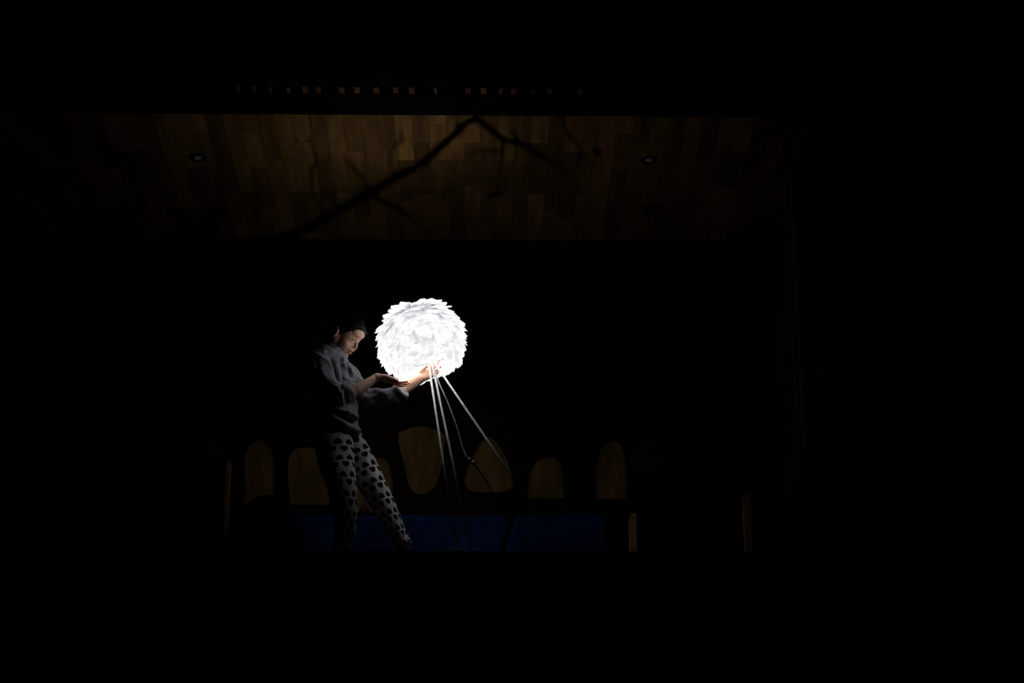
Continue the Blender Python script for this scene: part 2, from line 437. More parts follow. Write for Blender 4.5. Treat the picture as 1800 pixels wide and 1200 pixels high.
# black low seats, each with one wooden side board whose front edge catches the lamp
def low_seat(sx0, sx1, bx, ytop, Y, dp, lab):
    """sx0..sx1 = px span of the board's front edge; bx = px of the black body's far side"""
    e = empty('box_seat', (P((sx0+bx)/2, 960, Y).x, Y+.15, 0), lab, 'seat', 'black seats with wooden side boards')
    x0, x1, xb = P(sx0, 930, Y).x, P(sx1, 930, Y).x, P(bx, 930, Y).x; zt = P(sx0, ytop, Y).z
    def prism(xa, xc, ya, yb, z, ra, rc, m, nm):
        pr = [(xa, 0.0)]
        for rr, cx, sg in ((ra, xa, 1), (rc, xc, -1)):
            ks = range(7) if sg == 1 else range(6, -1, -1)
            for k in ks:
                an = math.pi/2*k/6; pr.append((cx+sg*(rr-rr*math.cos(an)), z-rr+rr*math.sin(an)))
        pr.append((xc, 0.0)); n = len(pr)
        vs = [(p[0], ya, p[1]) for p in pr]+[(p[0], yb, p[1]) for p in pr]
        fs = [tuple(range(n))[::-1], tuple(range(n, 2*n))]+[(i, (i+1) % n, n+(i+1) % n, n+i) for i in range(n)]
        bmm = bmesh.new(); bmm.from_mesh(pyd(vs, fs)); bmesh.ops.remove_doubles(bmm, verts=bmm.verts, dist=1e-5); bmesh.ops.recalc_face_normals(bmm, faces=bmm.faces)
        return under(link(nm, from_bm(bmm), m), e)
    left = xb > x0
    if left: prism(x0, x1, Y, Y+dp, zt, .028, .003, M['boxwood'], 'side_board'); prism(x1+.0005, xb, Y-.01, Y+.35, zt+.002, .004, .05, M['boxfront'], 'seat_body')
    else: prism(x0, x1, Y, Y+dp, zt, .003, .012, M['boxwood'], 'side_board'); prism(xb, x0-.0005, Y-.01, Y+.3, zt+.002, .09, .003, M['boxfront'], 'seat_body')
low_seat(392.3, 399, 350, 808, 10.12, .045, 'tall narrow black seat with rounded back left of the child, beside the beanbag')
low_seat(1106.5, 1119, 1190, 901, 10.0, .05, 'low black seat with wooden side board just right of the blue mats')
low_seat(1309, 1322, 1352, 864, 9.95, .05, 'narrow black seat with wooden side board beside the right wall')

# small red ball on the blue mat behind the legs
bm = bmesh.new(); c = P(641, 893, 10.44); c.z = P(900, 903, BF).z+.034; ball(bm, c, (.026,)*3, seg=24)
tag(link('red_ball', from_bm(bm), M['red'], None, True), 'small glossy red ball on the blue mat, seen between the child\'s legs', 'ball')

# ------------------------------------------------------------------ feathers
def feather_mesh(L_, W, seed, curl=.22, rows=18):
    rnd = random.Random(seed); vs, uvs, fs = [], [], []
    T = [math.sin(math.pi/2*i/rows)**1.1 for i in range(rows+1)]
    for i, t_ in enumerate(T):
        wv = W*.5*((.35+.65*(t_/.62)**.7) if t_ < .62 else max(.05, 1-((t_-.62)/.38)**2.2)**.5)
        z = curl*L_*(t_**2)*.9
        for sd in (-1, 0, 1):
            jit = rnd.uniform(-.05, .07)*W*.5*abs(sd)
            vs.append((sd*(wv+jit), t_*L_-abs(sd)*.05*L_+(rnd.uniform(-.01, .01)*L_ if sd else 0), z-abs(sd)*.13*W*(1-.5*t_)+rnd.uniform(-.01, .01)*W)); uvs.append((.5+sd*.5, t_))
    for i in range(rows):
        for k in (0, 1):
            a = i*3+k; fs.append((a, a+1, a+4)); fs.append((a, a+4, a+3))
    # soft frayed barbs: thin slivers leaning forwards past the edge
    for sd in (-1, 1):
        c_ = 0 if sd < 0 else 2
        for i in range(3, rows):
            a = Vector(vs[i*3+c_]); b = Vector(vs[(i+1)*3+c_]); out = Vector((sd, 1.1+rnd.uniform(-.4, .9), rnd.uniform(-.3, .5))).normalized()
            for q in range(2):
                f0 = rnd.uniform(0, .6); p0 = a.lerp(b, f0); p1 = a.lerp(b, min(1, f0+.4)); tip = (p0+p1)/2+out*rnd.uniform(.03, .11)*W
                if (p1-p0).length < .0004: continue
                n = len(vs); vs += [tuple(p0), tuple(p1), tuple(tip)]; uvs += [(.5+sd*.5, T[i])]*3; fs.append((n, n+1, n+2))
    return vs, fs, uvs
def mesh_uv(vs, fs, uvs):
    me = pyd(vs, fs); l = me.uv_layers.new(name='uv')
    vi = np.empty(len(me.loops), dtype=np.int32); me.loops.foreach_get('vertex_index', vi)
    l.data.foreach_set('uv', np.array(uvs)[vi].ravel()); return me
def frame_on_sphere(c, axis, th, ph, R, lift, roll):
    """matrix for a feather with base on the sphere, pointing down the meridian (away from axis top)"""
    a = axis.normalized(); ux = a.orthogonal().normalized(); uy = a.cross(ux)
    rad = ux*math.cos(ph)+uy*math.sin(ph)
    n = a*math.cos(th)+rad*math.sin(th); tdir = -a*math.sin(th)+rad*math.cos(th)
    y = (tdir*math.cos(lift)+n*math.sin(lift)).normalized()
    x = y.cross(n).normalized(); z = x.cross(y)
    y2 = y*math.cos(roll)+x*math.sin(roll); x2 = x*math.cos(roll)-y*math.sin(roll)
    m = Matrix((x2, y2, z)).transposed().to_4x4(); m.translation = c+n*R
    return m, n
LC = P(741, 600, 9.555)
AX = Vector((-.20, -.04, 1)).normalized()
lamp = empty('feather_lamp', (LC.x+.05, LC.y, 0), 'large lit white feather ball lamp on thin white tripod legs', 'lamp')
# core shell with openings top and bottom
bm = bmesh.new(); n = 40; RS = .176; th0, th1 = math.radians(25), math.radians(111)
a = AX; ux = a.orthogonal().normalized(); uy = a.cross(ux); rings = []
for r_ in (RS, RS-.004):
    for i in range(15):
        th = th0+(th1-th0)*i/14
        rings.append([bm.verts.new(LC+(a*math.cos(th)+(ux*math.cos(k*2*math.pi/n)+uy*math.sin(k*2*math.pi/n))*math.sin(th))*r_) for k in range(n)])
def bridge(r1, r2):
    for k in range(n): bm.faces.new((r1[k], r1[(k+1) % n], r2[(k+1) % n], r2[k]))
for i in range(14): bridge(rings[i], rings[i+1]); bridge(rings[15+i], rings[16+i])
bridge(rings[0], rings[15]); bridge(rings[14], rings[29])
under(link('shade_core', from_bm(bm), M['shell'], None, True), lamp)
# bulb: small glowing globe + the light it gives
BC = LC + AX*.035
bm = bmesh.new(); ball(bm, (0, 0, 0), (.028,)*3)
bmat, bt, bb_ = newmat('bulb_glass'); bb_.inputs['Emission Color'].default_value = (1, .96, .9, 1); bb_.inputs['Emission Strength'].default_value = 12
o = link('bulb', from_bm(bm), bmat, None, True); o.location = BC; o.parent = lamp; o.matrix_parent_inverse = Matrix.Translation(lamp.location).inverted()
ld = bpy.data.lights.new('bulb_light', 'POINT'); ld.energy = BULB_W; ld.shadow_soft_size = .032; ld.color = (1, .95, .88)
lo = bpy.data.objects.new('bulb_light', ld); C.objects.link(lo); lo.location = BC
# feathers
variants = [feather_mesh(.078, .050, s, .16, 15) for s in range(6)]
vmesh = []
for v in variants:
    me = mesh_uv(*v); me.materials.append(M['feather']); me.polygons.foreach_set('use_smooth', [True]*len(me.polygons)); vmesh.append(me)
placed = []
rws = 18
for i in range(rws):
    th = math.radians(24+(119-24)*i/(rws-1)); cnt = int(round(2*math.pi*math.sin(th)*.19/.029))
    for k in range(cnt):
        ph = 2*math.pi*(k+.5*(i % 2)+random.uniform(-.3, .3))/cnt
        thj = th+random.uniform(-.085, .085)
        lift = random.uniform(.08, .30) if th < 1.9 else random.uniform(.0, .2)
        m, nrm = frame_on_sphere(LC, AX, thj, ph, .184+random.uniform(-.004, .004), lift, random.uniform(-.6, .6))
        s = random.uniform(.8, 1.15)*(1 if th < 2.3 else .9)
        placed.append((m @ Matrix.Scale(s, 4), nrm, random.randrange(6)))
# top tuft ring pointing outwards/upwards
for k in range(18):
    ph = 2*math.pi*(k+random.uniform(-.3, .3))/18
    m, nrm = frame_on_sphere(LC, AX, math.radians(28), ph, .176, random.uniform(.35, .7), random.uniform(-.5, .5))
    placed.append((m @ Matrix.Scale(random.uniform(.55, .8), 4), nrm, random.randrange(6)))
view = (CAM-LC).normalized()
placed.sort(key=lambda q: -q[1].dot(view))
for m, nr, vi in placed[:300]:
    o = bpy.data.objects.new('feather', vmesh[vi]); C.objects.link(o); o.parent = lamp
    o.matrix_parent_inverse = Matrix.Translation(lamp.location).inverted(); o.matrix_basis = m
VS, FS, US = [], [], []
for m, nr, vi in placed[300:]:
    vs, fs, uvs = variants[vi]; b0 = len(VS)
    VS += [tuple(m @ Vector(v)) for v in vs]; FS += [tuple(b0+i for i in f) for f in fs]; US += uvs
me = mesh_uv(VS, FS, US); o = link('rear_feathers', me, M['feather'], None); under(o, lamp); o['kind'] = 'stuff'
print('feathers', len(placed))
# tripod legs, hub, cable
hub = P(757, 634, 9.615)
bm = bmesh.new(); rcone(bm, hub-Vector((.0, 0, .004)), .010, LC-AX*.05, .012)
under(link('leg_hub', from_bm(bm), M['white'], None, True), lamp)
for (ax, ay), (bx, by) in (((753, 636), (808, 1004)), ((758.5, 634), (838, 1012)), ((760, 632), (1014, 1003))):
    p0 = P(ax, ay, 9.585); p1 = Pz(bx, by, .004)
    under(link('leg', tube_me([p0, p1], .0053, 12), M['white'], None, True), lamp)
def path3(l, k=6): return [Vector(v) for v in smooth_path([P(*q) for q in l], k)]
cb = path3([(757, 630, 9.59), (768, 664, 9.585), (784, 700, 9.58), (798, 735, 9.575), (806, 760, 9.57), (813, 785, 9.565), (819, 800, 9.56), (825, 807, 9.56)])
under(link('cable', tube_me(cb, .0033, 8), M['cable'], None, True), lamp)
c0, c1 = P(824, 806, 9.56), P(832, 814, 9.565); dd = (c1-c0).normalized()
bm = bmesh.new()
rcone(bm, c0, .0055, c0+dd*.003, .0095); rcone(bm, c0, .005, c1, .005); rcone(bm, c1-dd*.003, .010, c1+dd*.002, .009)
o = under(link('cable_connector', from_bm(bm), M['white'], None, True), lamp)
cb2 = path3([(832, 815, 9.567), (842, 826, 9.58), (856, 848, 9.62), (872, 878, 9.68), (880, 895, 9.70), (888, 906, 9.72), (900, 920, 9.74), (912, 934, 9.75), (935, 968, 9.72), (950, 1005, 9.63)])
o = under(link('black_cable', tube_me(cb2, .003, 8), M['blackrub'], None, True), lamp)
cb3 = path3([(884, 902, 9.711), (892, 911, 9.722), (902, 922, 9.738), (912, 934, 9.745)])
bm = bmesh.new()

# two unlit hanging feather lamps
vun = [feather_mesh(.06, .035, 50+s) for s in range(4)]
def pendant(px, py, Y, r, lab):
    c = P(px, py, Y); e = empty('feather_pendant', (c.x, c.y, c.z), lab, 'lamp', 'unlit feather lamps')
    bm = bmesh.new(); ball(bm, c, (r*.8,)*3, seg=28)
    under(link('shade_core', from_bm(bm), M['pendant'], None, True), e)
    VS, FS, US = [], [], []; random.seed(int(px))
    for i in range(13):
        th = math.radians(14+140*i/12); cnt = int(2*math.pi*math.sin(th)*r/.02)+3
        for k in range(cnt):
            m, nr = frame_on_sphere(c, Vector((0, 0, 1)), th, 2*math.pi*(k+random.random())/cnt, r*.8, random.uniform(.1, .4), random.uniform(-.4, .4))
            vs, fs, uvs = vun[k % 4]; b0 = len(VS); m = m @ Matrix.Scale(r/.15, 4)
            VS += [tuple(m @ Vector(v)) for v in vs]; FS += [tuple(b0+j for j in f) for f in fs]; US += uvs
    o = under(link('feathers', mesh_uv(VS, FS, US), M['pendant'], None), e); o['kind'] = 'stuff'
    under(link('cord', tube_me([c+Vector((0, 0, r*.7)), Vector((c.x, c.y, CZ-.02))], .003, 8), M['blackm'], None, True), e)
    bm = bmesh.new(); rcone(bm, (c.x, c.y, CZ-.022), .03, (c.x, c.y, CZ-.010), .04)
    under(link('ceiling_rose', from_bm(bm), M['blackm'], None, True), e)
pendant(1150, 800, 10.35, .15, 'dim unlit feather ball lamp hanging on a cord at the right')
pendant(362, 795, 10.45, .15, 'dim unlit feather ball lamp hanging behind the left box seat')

# ------------------------------------------------------------------ the child
CD = 9.62
random.seed(11)
def J(px, py, d=0.0): return P(px, py, CD+d)
child = empty('person', (J(640, 990).x, CD, 0), 'child in a grey sweater and heart-print trousers reaching out to the lit lamp', 'person')
# head frame
ph, ti = math.radians(30), math.radians(30)
ex, ez, ey = Vector((1, 0, 0)), ROT @ Vector((0, 1, 0)), (ROT @ Vector((0, 0, 1)))   # image right, image up, towards camera
f2 = ex*math.cos(ti)-ez*math.sin(ti); HU = (ex*math.sin(ti)+ez*math.cos(ti)).normalized()
HF = (f2*math.cos(ph)+ey*math.sin(ph)).normalized(); HS = HU.cross(HF).normalized()
if HS.dot(ey) < 0: HS = -HS
HC = J(606.5, 589.5, 0)
HR = Matrix((HF, HS, HU)).transposed()
def H(x, y, z): return HC + HF*x + HS*y + HU*z
bm = bmesh.new()
def he(c, r): ball(bm, H(*c), r, HR, 24)
def hc(a, ra, b, rb): rcone(bm, H(*a), ra, H(*b), rb)
he((-.012, 0, .032), (.090, .070, .076)); he((.020, 0, .02), (.062, .062, .070))
he((.028, 0, -.030), (.050, .053, .062))
for s in (-1, 1):
    hc((0, s*.044, -.045), .017, (.050, s*.010, -.082), .015); hc((-.005, s*.048, -.02), .02, (0, s*.044, -.045), .018)
    he((.040, s*.032, -.030), (.030, .026, .026))
    hc((.070, s*.010, .024), .008, (.060, s*.038, .024), .007)
    hc((.072, s*.0085, -.0265), .0065, (.078, s*.0075, -.025), .006)
    # ear
    ew = s*.071
    for k in range(9):
        a0, a1 = -2.2+k*.5, -2.2+(k+1)*.5
        q0 = (-.010-.013*math.cos(a0+1.4), ew+s*.010, -.002+.024*math.sin(a0+1.4)); q1 = (-.010-.013*math.cos(a1+1.4), ew+s*.010, -.002+.024*math.sin(a1+1.4))
        hc(q0, .0038, q1, .0038)
    he((-.004, ew+s*.002, -.004), (.012, .006, .020)); hc((-.002, ew+s*.006, -.022), .0055, (-.003, ew+s*.006, -.028), .005)
    he((.003, ew+s*.003, -.008), (.005, .007, .006))
hc((.070, 0, .018), .0085, (.086, 0, -.016), .0080); he((.087, 0, -.020), (.010, .009, .0085))
he((.074, 0, -.047), (.010, .020, .007)); he((.073, 0, -.059), (.009, .016, .0065)); he((.055, 0, -.050), (.017, .030, .020))
he((.055, 0, -.085), (.019, .020, .017))
he((.058, 0, .040), (.030, .048, .030))
# neck and body core
NB = J(578, 630, .0)
rcone(bm, H(-.022, 0, -.035), .043, NB, .044)
rcone(bm, NB, .05, J(592, 700), .07); rcone(bm, J(592, 700), .07, J(596, 760), .075)
NSH, FSH = J(568, 632, -.05), J(605, 650, .06)
rcone(bm, NSH, .038, FSH, .038)
# legs under the trousers
for hip, kn, an, toe in (((584, 772, -.04), (604, 868, -.05), (602, 975, .02), (630, 1000, -.06)), ((610, 772, .05), (664, 864, .04), (708, 962, .04), (735, 1000, -.01))):
    rcone(bm, J(*hip), .06, J(*kn), .042); rcone(bm, J(*kn), .042, J(*an), .028)
# arms
ELN, WRN = J(596, 702, -.09), J(663, 662, -.05)
rcone(bm, NSH, .032, ELN, .026); rcone(bm, ELN, .026, J(628, 686, -.075), .030); rcone(bm, J(628, 686, -.075), .030, WRN, .0185)
ELF, WRF = J(646, 702, .03), J(737, 665, .015)
rcone(bm, FSH, .030, ELF, .023); rcone(bm, ELF, .023, J(700, 692, .02), .026); rcone(bm, J(700, 692, .02), .029, J(720, 676, .018), .030); rcone(bm, J(720, 676, .018), .030, WRF, .0275)
# near hand: palm up, under the shade
def finger(pts, r0, r1):
    q = [J(*p) for p in pts]; n_ = len(q)-1
    for i in range(n_):
        ra = r0+(r1-r0)*i/n_; rb = r0+(r1-r0)*(i+1)/n_; rcone(bm, q[i], ra, q[i+1], rb, 10)
for k, (d, y) in enumerate(((-.085, 0), (-.070, 1), (-.053, 1), (-.037, 0))):
    rcone(bm, J(664, 662, -.05+(d+.06)*.4), .0165, J(687, 669+y, d), .0105)
finger([(687, 668.5, -0.085), (700, 671.5, -0.092), (709, 671.5, -0.093), (715.5, 670.5, -0.092)], .0078, .0056)
finger([(688, 670, -0.068), (702, 674, -0.072), (712, 674.5, -0.072), (719, 673.5, -0.070)], .0080, .0056)
finger([(688, 670.5, -0.051), (701, 676.5, -0.050), (710, 677.5, -0.048), (716, 677, -0.046)], .0076, .0054)
finger([(686, 670, -0.035), (696, 676.5, -0.030), (703, 678.5, -0.028), (708, 679, -0.026)], .0068, .0048)
finger([(668, 661, -0.065), (680, 661.5, -0.092), (690, 665, -0.102), (697.5, 668, -0.102)], .0120, .0066)
# far hand: reaching to the hub, fingers up behind the legs
for (x, y, d) in ((756, 650, .01), (759, 652, .006), (760, 656, .002), (758, 661, 0)):
    rcone(bm, WRF, .0245, J(x, y, d), .0105)
finger([(755, 650, .01), (759, 644, .005), (761, 639, .0), (762, 634, -.002)], .0080, .0056)
finger([(758, 651, .006), (764, 645, .0), (768, 639, -.005), (771, 633, -.006)], .0082, .0060)
finger([(759, 655, .002), (766, 652, -.004), (770, 649, -.006), (774, 644.5, -.006)], .0080, .0058)
finger([(757, 660, .0), (764, 658.5, -.006), (769, 655, -.008), (771, 651, -.008)], .0072, .0054)
finger([(738, 658, .005), (742, 650, -.004), (748, 645, -.012), (753, 643, -.014)], .0120, .0068)
me = remesh(bm, .0024, 3, .5)
# sculpt eye sockets, mouth line, nostril, philtrum in head coordinates
a = vco(me); loc = (a-np.array(HC)) @ np.array(HR); nr = vno(me)
def dent(c, s, depth):
    q = np.exp(-(((loc-np.array(c))/np.array(s))**2).sum(1)); a[:] -= nr*(q*depth)[:, None]
for s in (-1, 1):
    dent((.066, s*.026, .009), (.022, .014, .009), .0055)
    dent((.066, s*.027, .008), (.022, .011, .007), -.0028)
    dent((.064, s*.027, .0005), (.022, .012, .0035), .0016)
    dent((.082, s*.0065, -.030), (.006, .003, .003), .004)
    dent((-.006, s*.078, -.002), (.006, .02, .012), .006)
    dent((.068, s*.021, -.053), (.008, .004, .005), .002)
dent((.082, 0, -.0535), (.02, .016, .0022), .0042)
dent((.08, 0, -.068), (.02, .014, .004), .0025)
setco(me, a)
me.polygons.foreach_set('use_smooth', [True]*len(me.polygons))
base = np.array([.80, .50, .36]); col = np.tile(base, (len(a), 1))
def tint(c, s, k):
    q = np.exp(-(((loc-np.array(c))/np.array(s))**2).sum(1))[:, None]; col[:] = col*(1-q)+np.array(k)*q
tint((.076, 0, -.046), (.012, .017, .0045), (.55, .13, .12)); tint((.074, 0, -.060), (.012, .014, .0055), (.58, .15, .13))
tint((.082, 0, -.0532), (.016, .017, .0014), (.12, .03, .03))
for s in (-1, 1):
    tint((.045, s*.045, -.028), (.02, .02, .014), (.66, .30, .23)); tint((-.01, s*.085, 0), (.02, .012, .03), (.60, .22, .15))
tint((.09, 0, -.022), (.01, .012, .01), (.66, .33, .25))
for t_ in (J(771, 633, -.006), J(774, 645, -.006), J(771, 651, -.008), J(716, 671, -.09), J(719, 674, -.07), J(762, 634, 0), J(697, 668, -.102)):
    q = np.exp(-((a-np.array(t_))**2).sum(1)/.012**2)[:, None]; col[:] = col*(1-q)+np.array((.70, .24, .20))*q
at = me.color_attributes.new('tint', 'FLOAT_COLOR', 'POINT')
at.data.foreach_set('color', np.hstack([col, np.ones((len(a), 1))]).ravel())
under(link('body', me, M['skin'], None, True), child)

# eyes, lashes, brows
def surf_pt(x, y, z, lift=.0006):
    """point on the face surface along the HF direction at head coords (y, z)"""
    d = np.hypot(loc2[:, 1]-y, loc2[:, 2]-z); i = np.where(d < .003)[0]
    if len(i) == 0: return H(x, y, z)
    j = i[np.argmax(loc2[i, 0])]; return Vector(a[j])+HF*lift
loc2 = (a-np.array(HC)) @ np.array(HR)
for s in (-1, 1):
    pts = [surf_pt(0, s*(.016+.022*k/6), .0065-.0030*math.sin(math.pi*k/6)+(-.001*k/6)) for k in range(7)]
    under(link('eyelash', tube_me(pts, [.0006, .0013, .0018, .0020, .0018, .0014, .0006], 6), M['lash'], None, True), child)
    c_ = surf_pt(0, s*.027, .0075, -.0072)
    pts = [surf_pt(0, s*(.012+.030*k/6), .0225+.004*math.sin(math.pi*.8*k/6), .0002) for k in range(7)]
    under(link('eyebrow', tube_me(pts, [.0006, .0012, .0014, .0014, .0012, .0009, .0004], 6), M['hair'], None, True), child)

# hair: cap, back fall and locks
bm = bmesh.new()
he((-.020, 0, .040), (.098, .0775, .0795)); he((-.060, 0, -.010), (.052, .060, .065)); hc((-.080, 0, .0), .040, (-.095, .0, -.085), .022)
hc((.050, 0, .072), .024, (.072, -.030, .058), .014)
hm = remesh(bm, .004, 2)
ha = vco(hm)
for v in ha:
    q = Vector(v); l = (q-HC); yy = l.dot(HS); zz = l.dot(HU); xx = l.dot(HF)
    ang = math.atan2(zz-.03, xx+.02); k_ = noise.noise(Vector((ang*2.0, yy*90, 3)))*.0022
    v += np.array((q-H(-.02, 0, .03)).normalized())*k_
setco(hm, ha); hair = under(link('hair', hm, M['hair'], None, True), child)
lb = bmesh.new()
def cap_pt(u, v, off=0):    # u: front-back angle from front (0) over crown, v: side
    cx, cz = -.020, .040; r = (.100+off, .079+off, .081+off)
    return H(cx+r[0]*math.cos(u)*math.cos(v), r[1]*math.sin(v), cz+r[2]*math.sin(u)*math.cos(v))
def cap_dir(u, v): return Vector((math.cos(u)*math.cos(v), math.sin(v), math.sin(u)*math.cos(v)))
def cap_at(d, off): return H(-.020+(.100+off)*d.x, (.079+off)*d.y, .040+(.081+off)*d.z)
for k in range(230):       # locks swept from the crown round the side to the forehead, or back to the nape
    side = 1 if random.random() < .75 else -1
    st = cap_dir(random.uniform(1.5, 2.4), side*random.uniform(-.2, .9)); fr = random.random()
    if fr < .62: en = cap_dir(random.uniform(-.02, .75), side*random.uniform(-.35, .75))
    else: en = cap_dir(random.uniform(2.9, 3.6), side*random.uniform(0, 1.1))
    mid = (st+en).normalized()+Vector((0, side*random.uniform(.25, .9), random.uniform(-.25, .1)))
    pts = []
    for j in range(10):
        s_ = j/9; d_ = (st*(1-s_)**2+mid*2*s_*(1-s_)+en*s_*s_).normalized()
        pts.append(cap_at(d_, .0010+.0012*math.sin(2.5*s_+k)))
    loft(lb, pts, [.0004+.0012*math.sin(math.pi*min(1, (j+.6)/10)) for j in range(10)], n=5)
under(link('hair_locks', from_bm(lb), M['hair'], None, True), child)

# sweater
SA = (FSH-NSH).normalized()
def folds(me, amp, fn):
    a = vco(me); nn = vno(me); out = np.zeros(len(a))
    for i, v in enumerate(a): out[i] = fn(v)
    a += nn*(out*amp)[:, None]; setco(me, a)
bm = bmesh.new()
tp = [J(576, 617, 0), J(582, 630, 0), J(588, 647, .0), J(591, 665, -.005), J(586, 700, -.01), J(592, 736, -.01), J(590, 764, -.01)]
tr = [(.046, .046), (.066, .052), (.092, .064), (.106, .082), (.108, .092), (.110, .102), (.114, .110)]
pp = smooth_path([tuple(p)+r for p, r in zip(tp, tr)], 4)
loft(bm, [q[:3] for q in pp], [(q[3], q[4]) for q in pp], ref=SA, n=36)
def sl(l, k=4):
    q = smooth_path([tuple(J(*p[:3]))+(p[3],) for p in l], k); loft(bm, [x[:3] for x in q], [x[3] for x in q], n=26)
sl([(580, 628, -.02, .045), (564, 630, -.05, .055), (565, 655, -.07, .054), (576, 682, -.085, .053), (593, 699, -.088, .050), (606, 694, -.082, .045), (615, 689, -.078, .040)])
ball(bm, J(567, 628, -.04), (.054, .054, .054))
sl([(590, 645, .03, .044), (606, 656, .055, .045), (624, 680, .05, .045), (642, 698, .035, .046), (664, 699, .03, .041), (688, 694, .025, .037), (712, 689.5, .02, .032)])
sm = remesh(bm, .0055, 3)
def swf(v):
    q = Vector(v); u = q.dot(ex); zz = q.z; 
    r = noise.noise(Vector((u*9+zz*10, q.y*7, zz*4)))*1.0 + .8*noise.noise(Vector((u*14-zz*12, q.y*12, zz*9+7)))
    rdg = 1-abs(noise.noise(Vector((u*11+zz*15+3, q.y*9, zz*6))))*2.6
    return r*.6+max(0, rdg)*.9
folds(sm, .014, swf)
def proj(A):
    c = (A-np.array(CAM)) @ np.array(ROT); return 900-c[:, 0]/c[:, 2]*FPX, 600+c[:, 1]/c[:, 2]*FPX
def fold(me, line, amp, wpx):
    a = vco(me); nn = vno(me); x, y = proj(a); best = np.full(len(a), 1e9)
    tw = (np.array(CAM)-a); tw /= np.linalg.norm(tw, axis=1)[:, None]; vis = np.clip((nn*tw).sum(1)*1.5, 0, 1)
    for (x0, y0), (x1, y1) in zip(line[:-1], line[1:]):
        dx, dy = x1-x0, y1-y0; t_ = np.clip(((x-x0)*dx+(y-y0)*dy)/(dx*dx+dy*dy), 0, 1)
        best = np.minimum(best, np.hypot(x-x0-t_*dx, y-y0-t_*dy))
    a += nn*(amp*vis*np.exp(-(best/wpx)**2))[:, None]; setco(me, a)
for line, amp, wd in (
    ([(603, 630), (607, 645), (610, 660)], .010, 2.6), ([(598, 632), (601, 650), (603, 664)], -.008, 2.4), ([(612, 638), (617, 650), (621, 662)], .008, 2.6), ([(608, 636), (613, 650), (616, 662)], -.008, 2.2),
    ([(575, 618), (582, 632), (588, 648), (594, 668), (598, 684)], -.010, 2.6), ([(571, 616), (579, 634), (584, 650)], .006, 3),
    ([(563, 650), (573, 668), (585, 680), (594, 686)], .014, 4), ([(566, 664), (576, 680), (590, 692)], -.010, 3), ([(584, 672), (592, 678), (597, 690)], .012, 3), ([(592, 690), (593, 700), (596, 708)], .010, 2.4),
    ([(601, 688), (600, 698), (602, 708)], .010, 2.4), ([(607, 686), (607, 696), (609, 706)], -.009, 2.4), ([(556, 636), (562, 650), (570, 660)], -.010, 3.5),
    ([(588, 718), (602, 722), (616, 726), (627, 734)], .014, 4), ([(590, 728), (604, 733), (620, 742)], -.012, 3), ([(612, 724), (616, 733), (622, 742)], .008, 2.5), ([(578, 722), (592, 736), (606, 745)], .010, 4),
    ([(570, 735), (585, 748), (600, 752)], -.008, 4), ([(628, 690), (640, 700), (655, 698), (668, 690)], .010, 3), ([(634, 684), (648, 690), (660, 690)], -.008, 3), ([(626, 676), (634, 680), (642, 686)], .009, 3),
    ([(676, 692), (682, 698), (684, 704)], .006, 2.5), ([(692, 688), (697, 694), (699, 701)], -.006, 2.2), ([(660, 702), (668, 700), (678, 703)], -.007, 3)):
    fold(sm, line, amp, wd)
me_s = sm
under(link('sweater', sm, M['sweater'], None, True), child)
def ring(c, t_, ra, rb, thick, mat_, nm, ref=None):
    bm = bmesh.new(); t_ = Vector(t_).normalized(); rf = Vector(ref) if ref is not None else Vector((0, .3, 1))
    u = (rf-t_*rf.dot(t_)).normalized(); v = t_.cross(u); pts = [c+u*ra*math.cos(k*math.pi/16)+v*rb*math.sin(k*math.pi/16) for k in range(32)]
    rings = []
    for k, p in enumerate(pts):
        o_ = (p-c).normalized(); rings.append([bm.verts.new(p+o_*thick*math.cos(j*math.pi/4)*.6+t_*thick*1.6*math.sin(j*math.pi/4)) for j in range(8)])
    for k in range(32):
        for j in range(8): bm.faces.new((rings[k][j], rings[(k+1) % 32][j], rings[(k+1) % 32][(j+1) % 8], rings[k][(j+1) % 8]))
    bmesh.ops.recalc_face_normals(bm, faces=bm.faces)
    return under(link(nm, from_bm(bm), mat_, None, True), child)
ring(J(582, 622, -.005), J(577, 612)-J(588, 640), .050, .052, .008, M['collar'], 'collar', SA)
ring(J(616, 688.5, -.078), J(628, 682, -.07)-J(606, 694, -.082), .0385, .0385, .006, M['collar'], 'cuff')
ring(J(711, 689.7, .02), J(722, 684, .02)-J(700, 692, .02), .032, .032, .0045, M['collar'], 'cuff')
ring(J(590, 763, -.01), J(590, 764)-J(592, 736), .113, .109, .007, M['collar'], 'hem', SA)
# chest pocket outline and raglan seam, stitched onto the knit
from mathutils.bvhtree import BVHTree
bvh = BVHTree.FromPolygons([v.co.copy() for v in sm.vertices], [tuple(p.vertices) for p in sm.polygons])
def drape(l, lift=.001):
    out = []
    for q in smooth_path(l, 5):
        d = (P(q[0], q[1], 9.6)-CAM).normalized(); h = bvh.ray_cast(CAM+d*8, d)
        if h[0] is not None: out.append(h[0]-d*lift)
    return out
for l, rr, nm in (([(603, 662), (605, 671), (604, 682)], .0020, 'pocket_seam'), ([(603, 663), (612, 667), (627, 671)], .0030, 'pocket_edge'),
                  ([(573, 612), (581, 627), (589, 646), (596, 668)], .0018, 'shoulder_seam')):
    pts = drape(l)
    if len(pts) > 3: under(link(nm, tube_me(pts, rr, 6), M['collar'], None, True), child)

